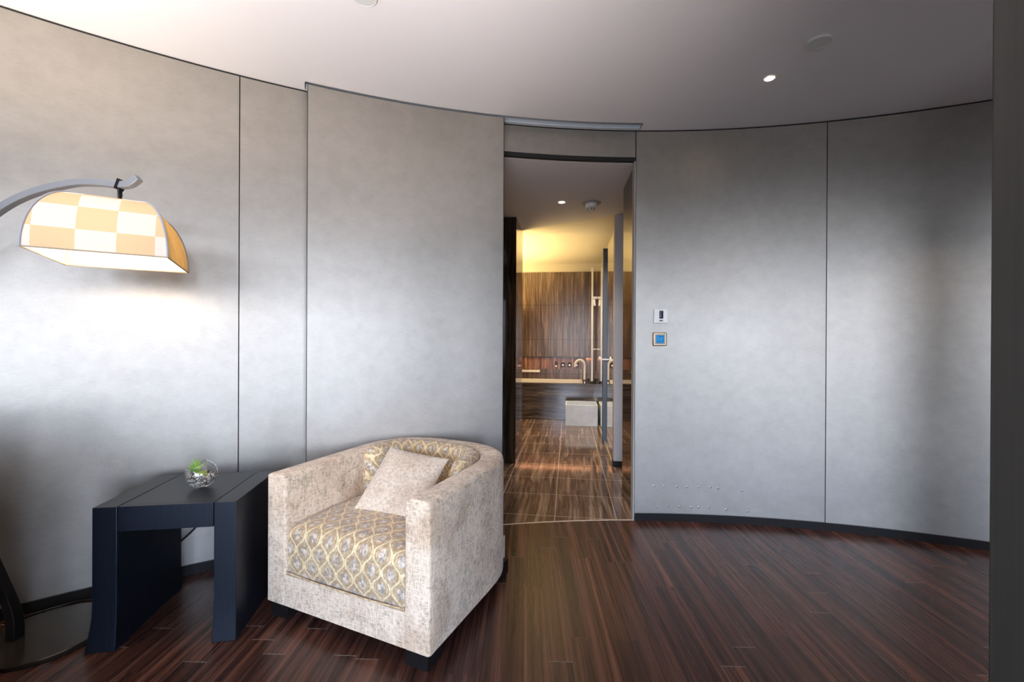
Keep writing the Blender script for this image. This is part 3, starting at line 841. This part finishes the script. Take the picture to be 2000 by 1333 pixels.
def puff(name, x0, x1, y0, y1, z0, z1, crown, mat, nx=18, ny=18, backr=None, rad_=.045):
    """box cushion with softly crowned faces and unrolled UVs; y0 is the front"""
    me = bpy.data.meshes.new(name); bm = bmesh.new(); uvl = bm.loops.layers.uv.new('UVMap')
    # profile round the front: bottom-front edge -> front face -> top -> back
    H = z1 - z0; prof = []
    r = rad_
    for k in range(7): prof.append((y0 + .004 * 0, z0 + (H - r) * k / 6))
    for k in range(1, 7): a = PI / 2 * k / 6; prof.append((y0 + r - r * math.cos(a), z1 - r + r * math.sin(a)))
    for k in range(1, ny + 1): prof.append((y0 + r + (y1 - y0 - r) * k / ny, z1))
    s = [0]
    for k in range(1, len(prof)): s.append(s[-1] + math.dist(prof[k], prof[k - 1]))
    xsn = [-1, -.985, -.95, -.9] + [-.8 + 1.6 * i / nx for i in range(nx + 1)] + [.9, .95, .985, 1]
    grid = []
    for (yy, zz), ss in zip(prof, s):
        row = []
        for xn in xsn:
            x = (x0 + x1) / 2 + xn * (x1 - x0) / 2
            ex = (1 - xn ** 2)
            topf = max(0, min(1, (zz - z0) / H)); ty = (yy - y0) / (y1 - y0)
            dz = crown * ex ** .6 * (topf ** 3) * math.sin(PI * min(1, max(0.0, ty * .8 + .15))) ** .7
            edge = -(1 - min(1, ex / .12)) ** 2 * .022 * topf
            dy = -.010 * ex ** .5 * math.sin(PI * min(1, (zz - z0) / H)) if ty < .1 else 0
            row.append((bm.verts.new((x, yy + dy, zz + dz + edge)), (x, ss)))
        grid.append(row)
    for j in range(len(grid) - 1):
        for i in range(len(xsn) - 1):
            q4 = [grid[j][i], grid[j][i + 1], grid[j + 1][i + 1], grid[j + 1][i]]
            f = bm.faces.new([v[0] for v in q4]); f.smooth = True
            for lp, v in zip(f.loops, q4): lp[uvl].uv = v[1]
    # sides, bottom and back closed
    for side in (0, -1):
        loop = [r_[side][0] for r_ in grid]; f = bm.faces.new(loop if side else loop[::-1])
        for lp in f.loops: lp[uvl].uv = (lp.vert.co.y, lp.vert.co.z)
    bl = [v[0] for v in grid[-1]]; fl = [v[0] for v in grid[0]]
    b0 = bm.verts.new((x0, y1, z0)); b1 = bm.verts.new((x1, y1, z0))
    bm.faces.new([b1, b0] + bl); bm.faces.new([b0, b1] + fl[::-1])
    bm.faces.new([b0, fl[0], bl[0]]); bm.faces.new([b1, bl[-1], fl[-1]])
    bmesh.ops.recalc_face_normals(bm, faces=bm.faces)
    bm.to_mesh(me); bm.free(); me.materials.append(mat)
    o = bpy.data.objects.new(name, me); COL.objects.link(o); return o


o = puff('seat_cushion', -HWc + TH_ + .002, HWc - TH_ - .002, .012, .62, .203, .405, .028, M['pf'])
o.parent = root
# seam welt of the cushion
b = MB(); hwi = HWc - TH_ - .004
b.tube([(-hwi, .006, .207), (-hwi * .5, -.001, .205), (hwi * .5, -.001, .205), (hwi, .006, .207)], .004, 6)
b.build('cushion_piping', M['pf'], o, smooth=True)

# back cushion following the inner curve
def uvmesh(name, rows, uvs, mat, parent, closed=True):
    me = bpy.data.meshes.new(name); bm = bmesh.new(); uvl = bm.loops.layers.uv.new('UVMap')
    vv = [[bm.verts.new(p) for p in r] for r in rows]; m = len(rows[0])
    for i in range(len(rows) - 1):
        for j in range(m if closed else m - 1):
            k = (j + 1) % m; ids = [(i, j), (i, k), (i + 1, k), (i + 1, j)]
            f = bm.faces.new([vv[a][c] for a, c in ids]); f.smooth = True
            for lp, (a, c) in zip(f.loops, ids):
                u_, w_ = uvs[a][c]
                if c == 0 and k == 0: w_ = uvs[a][m][1]
                lp[uvl].uv = (u_, w_)
    bm.faces.new(vv[0][::-1]); bm.faces.new(vv[-1])
    bmesh.ops.recalc_face_normals(bm, faces=bm.faces)
    bm.to_mesh(me); bm.free(); me.materials.append(mat); o = bpy.data.objects.new(name, me); COL.objects.link(o); o.parent = parent; return o


inn = outline(TH_ + .001, 60)
s = [0.0]
for i in range(1, len(inn)): s.append(s[-1] + (inn[i] - inn[i - 1]).length)
tot = s[-1]
def at_s(x):
    for i in range(1, len(s)):
        if s[i] >= x: t = (x - s[i - 1]) / (s[i] - s[i - 1]); p = inn[i - 1].lerp(inn[i], t); tg = (inn[i] - inn[i - 1]).normalized(); return p, Vector((tg.y, -tg.x, 0))
    return inn[-1], Vector((-1, 0, 0))
sa, sb = .47, tot - .40
rows = []; uvs = []
for i in range(49):
    t = i / 48; x = sa + (sb - sa) * t; p, nrm = at_s(x)
    e_ = min(t, 1 - t) / .07; k = math.sqrt(max(0, 1 - (1 - min(1, e_)) ** 2)) if e_ < 1 else 1
    th = .012 + .075 * k; zt = .60 + .058 * k * (1) ; row = []; uvr = []
    pr = [(0, .40), (.6 * th, .40), (th * .95, .43), (th, .50), (th * .97, zt - .05), (th * .80, zt - .018), (th * .5, zt - .002), (th * .15, zt - .003), (0, zt - .02)]
    L_ = 0
    for j, (d_, z_) in enumerate(pr):
        if j: L_ += math.dist(pr[j], pr[j - 1])
        q = p + nrm * d_; row.append((q.x, q.y, z_)); uvr.append((x, L_))
    uvr.append((x, L_ + .1)); rows.append(row); uvs.append(uvr)
bc = uvmesh('back_cushion', rows, uvs, M['pf'], root)
# feet
for (x, y) in ((-HWc + .065, .06), (HWc - .065, .06), (-HWc + .09, .72), (HWc - .09, .72)):
    b = MB(); b.box((x - .05, y - .05, 0), (x + .05, y + .05, Z0c + .012)); b.build('leg', M['base'], root, bevel=.002)

# throw pillow resting in the chair
S = .345; m2 = 26; rows = []
def pil(u, v):
    uu, vv = abs(u), abs(v)
    th = .058 * (max(0, 1 - uu ** 2.4) * max(0, 1 - vv ** 2.4)) ** .55
    pinch = 1 - .055 * (1 - uu ** 2) * vv ** 4 * 1.0; pinch2 = 1 - .055 * (1 - vv ** 2) * uu ** 4
    return u * S / 2 * pinch2, v * S / 2 * pinch, th
bm = bmesh.new(); uvl = bm.loops.layers.uv.new('UVMap'); gr = {}
for sd in (1, -1):
    for i in range(m2 + 1):
        for j in range(m2 + 1):
            if sd == -1 and (i in (0, m2) or j in (0, m2)): gr[(sd, i, j)] = gr[(1, i, j)]; continue
            u = math.sin((2 * i / m2 - 1) * PI / 2); v = math.sin((2 * j / m2 - 1) * PI / 2)
            x, y, t = pil(u, v); wr = .004 * math.sin(9 * u + 3 * v) * (1 - abs(u)) * (1 - abs(v))
            gr[(sd, i, j)] = bm.verts.new((x, y, sd * (t + wr)))
for sd in (1, -1):
    for i in range(m2):
        for j in range(m2):
            f = bm.faces.new([gr[(sd, i, j)], gr[(sd, i + 1, j)], gr[(sd, i + 1, j + 1)], gr[(sd, i, j + 1)]]); f.smooth = True
bmesh.ops.recalc_face_normals(bm, faces=bm.faces)
me = bpy.data.meshes.new('throw_pillow'); bm.to_mesh(me); bm.free()
m = NT('cream_pillow_fabric'); o_ = m.obj(); f1 = m.noise(o_, 70, 4, .65); f2 = m.noise(o_, 10, 3, .5)
s_ = m.sep(o_); hx = m.noise(m.comb(m.math('MULTIPLY', s_[0], 60), m.math('MULTIPLY', s_[1], 320), 0), 1, 2, .6)
g_ = m.math('ADD', m.math('MULTIPLY', f1, .5), m.math('MULTIPLY', hx, .5))
c = m.ramp(g_, [(.36, (.46, .35, .25)), (.50, (.72, .58, .44)), (.64, (.88, .74, .59))]); c = m.mix(m.mapr(f2, .45, .65, 0, .3), c, (.60, .47, .36, 1), 'MULTIPLY')
me.materials.append(m.set(color=c, rough=.85, sheen=.3, normal=m.bump(g_, .7, .004)))
pl = bpy.data.objects.new('throw_pillow', me); COL.objects.link(pl)
tag(pl, 'square cream throw pillow leaning in the corner of the armchair', 'pillow')
e1 = Vector((.33, -.12, -.03)).normalized(); e2 = Vector((.16, .20, .22)); e2 = (e2 - e1 * e1.dot(e2)).normalized(); e3 = e1.cross(e2)
pc = Vector((-.522, 2.122, .530))
pl.matrix_world = Matrix.Translation(pc) @ Matrix((e1, e2, e3)).transposed().to_4x4()

# ------------------------------------------------------------------ arc floor lamp
LB0 = Vector((-1.885, 1.80, 0))
root = thing('arc_floor_lamp', 'arched metal floor lamp with checkered fabric shade, at the left edge', 'floor lamp', LB0)
b = MB(); b.lathe([(.203, 0), (.205, .004), (.205, .017), (.202, .020), (.0005, .0205)], 72)
b.build('base', flat('dark_bronze_disc', (.050, .040, .031), .16, .55), root, smooth=True)
pts = [(-1.975, 1.757, .020), (-1.977, 1.757, .10), (-1.995, 1.755, .17), (-2.04, 1.75, .29), (-2.12, 1.735, .52), (-2.20, 1.72, .82), (-2.235, 1.71, 1.12), (-2.215, 1.70, 1.38), (-2.13, 1.70, 1.575), (-1.985, 1.70, 1.705),
       (-1.855, 1.70, 1.775), (-1.70, 1.70, 1.815), (-1.60, 1.70, 1.819), (-1.52, 1.70, 1.811), (-1.475, 1.70, 1.814), (-1.44, 1.70, 1.838)]
pth = [p - LB0 for p in smoothp(pts, 8)]
scl = [1.35 - .45 * min(1, i / 50) for i in range(len(pth))]
sq = [(-.014, -.015), (.014, -.015), (.014, .015), (-.014, .015)]
KF = 26
b = MB(); b.sweep(pth[:KF + 1], sq, upv=Vector((0, -1, 0)), scale=scl[:KF + 1]); b.build('shaded_pole_foot', M['black'], root, bevel=.002)  # black here puts the shade on the lower pole into its colour
b = MB(); b.sweep(pth[KF:], sq, upv=Vector((0, -1, 0)), scale=scl[KF:])
b.build('arched_pole', flat('brushed_steel', (.42, .44, .48), .42, .5), root, bevel=.002)
hp = Vector((-1.512, 1.70, 0)) - LB0
b = MB(); b.sweep([hp + Vector((-.006, 0, 1.792)), hp + Vector((.008, 0, 1.83))], [(-.018, -.004), (.018, -.004), (.018, .004), (-.018, .004)], upv=Vector((1, 0, 0)))
b.tube([hp + Vector((0, -.006, 1.80)), hp + Vector((.002, -.006, 1.745))], .004, 8); b.tube([hp + Vector((0, .006, 1.80)), hp + Vector((-.003, .006, 1.745))], .004, 8)
b.tube([hp + Vector((-.008, 0, 1.79)), hp + Vector((.008, 0, 1.77))], .003, 8)
b.build('hanging_hook', M['black'], root, smooth=True)

# shade: four curved faces between a bottom square and a smaller top
Cn = [Vector((-1.549, 1.387, 0)), Vector((-1.231, 1.576, 0)), Vector((-1.428, 1.945, 0)), Vector((-1.775, 1.755, 0))]  # near-left, near-right, far-right, far-left
Cn = [c - LB0 for c in Cn]; cc_ = sum(Cn, Vector()) / 4
ZB, ZT = 1.51, 1.724
topk = .44


def shade_pt(side, u, t, off=0.0):
    """side 0..3, u along the edge 0..1, t 0 bottom .. 1 top"""
    a, c = Cn[side], Cn[(side + 1) % 4]; a_ = PI / 2 * t
    inset = 1 - (1 - topk) * (1 - math.cos(a_) ** .9)
    z = ZB + (ZT - ZB) * math.sin(a_) ** 1.0
    p = a.lerp(c, u); q = cc_ + (p - cc_) * (inset + off); return Vector((q.x, q.y, z))


sm = NT('checkered_fabric_shade'); t_ = sm.n('TexCoord'); s_ = sm.sep(t_.outputs['UV'])
iu = sm.math('FLOOR', sm.math('DIVIDE', sm.math('ADD', s_[0], .082), .104)); iv = sm.math('FLOOR', sm.math('DIVIDE', sm.math('ADD', s_[1], .020), .078))
chk = sm.math('FLOORED_MODULO', sm.math('ADD', iu, iv), 2.0)
fn = sm.noise(sm.comb(sm.math('MULTIPLY', s_[0], 500), sm.math('MULTIPLY', s_[1], 120)), 1, 2, .6)
col = sm.mix(chk, (.80, .74, .68, 1), (.74, .56, .35, 1)); col = sm.mix(sm.mapr(fn, .3, .7, 0, .2), col, (.75, .6, .42, 1), 'MULTIPLY')
ge = sm.n('NewGeometry'); col = sm.mix(ge.outputs['Backfacing'], col, (.86, .82, .76, 1))
df = sm.n('BsdfDiffuse'); tl = sm.n('BsdfTranslucent'); mx = sm.n('MixShader'); mx.inputs[0].default_value = .13
sm.lk(col, df.inputs[0]); sm.lk(col, tl.inputs[0]); sm.lk(df.outputs[0], mx.inputs[1]); sm.lk(tl.outputs[0], mx.inputs[2]); sm.lk(mx.outputs[0], sm.out.inputs[0])
me = bpy.data.meshes.new('lamp_shade'); bm = bmesh.new(); uvl = bm.loops.layers.uv.new('UVMap')
NU, NTt = 14, 14
for sd in range(4):
    ln = (Cn[(sd + 1) % 4] - Cn[sd]).length
    g2 = [[bm.verts.new(shade_pt(sd, i / NU, j / NTt)) for i in range(NU + 1)] for j in range(NTt + 1)]
    for j in range(NTt):
        for i in range(NU):
            q4 = [(j, i), (j, i + 1), (j + 1, i + 1), (j + 1, i)]
            f = bm.faces.new([g2[a][c] for a, c in q4]); f.smooth = True; f.material_index = sd % 2
            for lp, (a, c) in zip(f.loops, q4):
                a_ = PI / 2 * a / NTt; ins = 1 - (1 - topk) * (1 - math.cos(a_) ** .9)
                lp[uvl].uv = ((.5 + (c / NU - .5) * ins) * ln + sd * .3, .27 * a / NTt)
g2 = [bm.verts.new(shade_pt(k, 0, 1)) for k in range(4)]; f = bm.faces.new(g2)
bmesh.ops.remove_doubles(bm, verts=bm.verts, dist=1e-5); bmesh.ops.recalc_face_normals(bm, faces=bm.faces)
bm.to_mesh(me); bm.free(); me.materials.append(sm.mat)
pm = NT('plain_tan_shade_fabric'); pn = pm.noise(pm.obj((60, 60, 9)), 1.0, 3, .6)
pcol = pm.ramp(pn, [(.35, (.62, .38, .14)), (.65, (.78, .52, .22))]); ge2 = pm.n('NewGeometry'); pcol = pm.mix(ge2.outputs['Backfacing'], pcol, (.86, .82, .76, 1))
df2 = pm.n('BsdfDiffuse'); tl2 = pm.n('BsdfTranslucent'); mx2 = pm.n('MixShader'); mx2.inputs[0].default_value = .16
pm.lk(pcol, df2.inputs[0]); pm.lk(pcol, tl2.inputs[0]); pm.lk(df2.outputs[0], mx2.inputs[1]); pm.lk(tl2.outputs[0], mx2.inputs[2]); pm.lk(mx2.outputs[0], pm.out.inputs[0])
me.materials.append(pm.mat)
sh = bpy.data.objects.new('lamp_shade', me); COL.objects.link(sh); sh.parent = root
me.set_sharp_from_angle(angle=rad(40)) if hasattr(me, 'set_sharp_from_angle') else None
gp = flat('grey_piping', (.42, .42, .46), .5)
for sd in range(4):
    b = MB(); b.tube([shade_pt(sd, 0, j / 16, .004) for j in range(17)], .0036, 8, upv=Vector((.3, .5, .8)))
    b.build('shade_rib', gp, sh, smooth=True)
b = MB()
for sd in range(4): b.tube([shade_pt(sd, 0, 0), shade_pt(sd, 1, 0)], .0025, 6)
b.build('rim_wire', flat('tan_binding', (.45, .36, .27), .6), sh, smooth=True)
# bulb
b = MB(); bp = Vector((cc_.x, cc_.y, 1.60)); prof = [(.002, -.045)]
for i in range(1, 12): a = -PI / 2 + PI * i / 12; prof.append((.028 * math.cos(a), -.016 + .028 * math.sin(a)))
prof += [(.013, .012), (.013, .045)]
b.lathe(prof, 20, bp); b.build('bulb', flat('glowing_bulb', (1, .9, .75), .5, emis=(1.0, .80, .55), emst=30), root, smooth=True)
d = bpy.data.lights.new('bulb_light', 'POINT'); d.energy = 6.2; d.color = (1.0, .80, .56); d.shadow_soft_size = .035
o = bpy.data.objects.new('bulb_light', d); COL.objects.link(o); o.location = LB0 + Vector((cc_.x, cc_.y, 1.555))
# lamp cord on the floor
b = MB(); b.tube(smoothp([(-2.08, 1.86, .02), (-2.10, 1.93, .006), (-2.0, 2.03, .006), (-1.85, 2.06, .006), (-1.72, 2.12, .02)]), .004, 8)
tag(b.build('lamp_cord', M['black'], smooth=True), 'thin black cord on the floor behind the lamp base', 'cord')

# ------------------------------------------------------------------ unseen couch added left of the frame to shade the lower left wall
root = thing('shade_sofa', 'dark unseen couch added to shade the lower left of the wall', 'shade_sofa', (-2.03, .62, 0), rad(3))
sf = flat('brown_sofa_fabric', (.10, .08, .065), .9)
b = MB(); b.box((-.48, -.75, .08), (.48, .55, .42)); b.build('seat', sf, root, bevel=.03)
b = MB(); b.box((-.48, .40, .42), (.48, .60, .95)); b.build('backrest', sf, root, bevel=.04)
b = MB(); b.box((-.60, -.75, .08), (-.48, .60, .70)); b.build('armrest', sf, root, bevel=.03)
b = MB(); b.box((.48, -.75, .08), (.60, .60, .70)); b.build('armrest', sf, root, bevel=.03)
for x_, y_ in ((-.5, -.65), (.5, -.65), (-.5, .5), (.5, .5)):
    b = MB(); b.box((x_ - .03, y_ - .03, 0), (x_ + .03, y_ + .03, .09)); b.build('leg', M['base'], root)
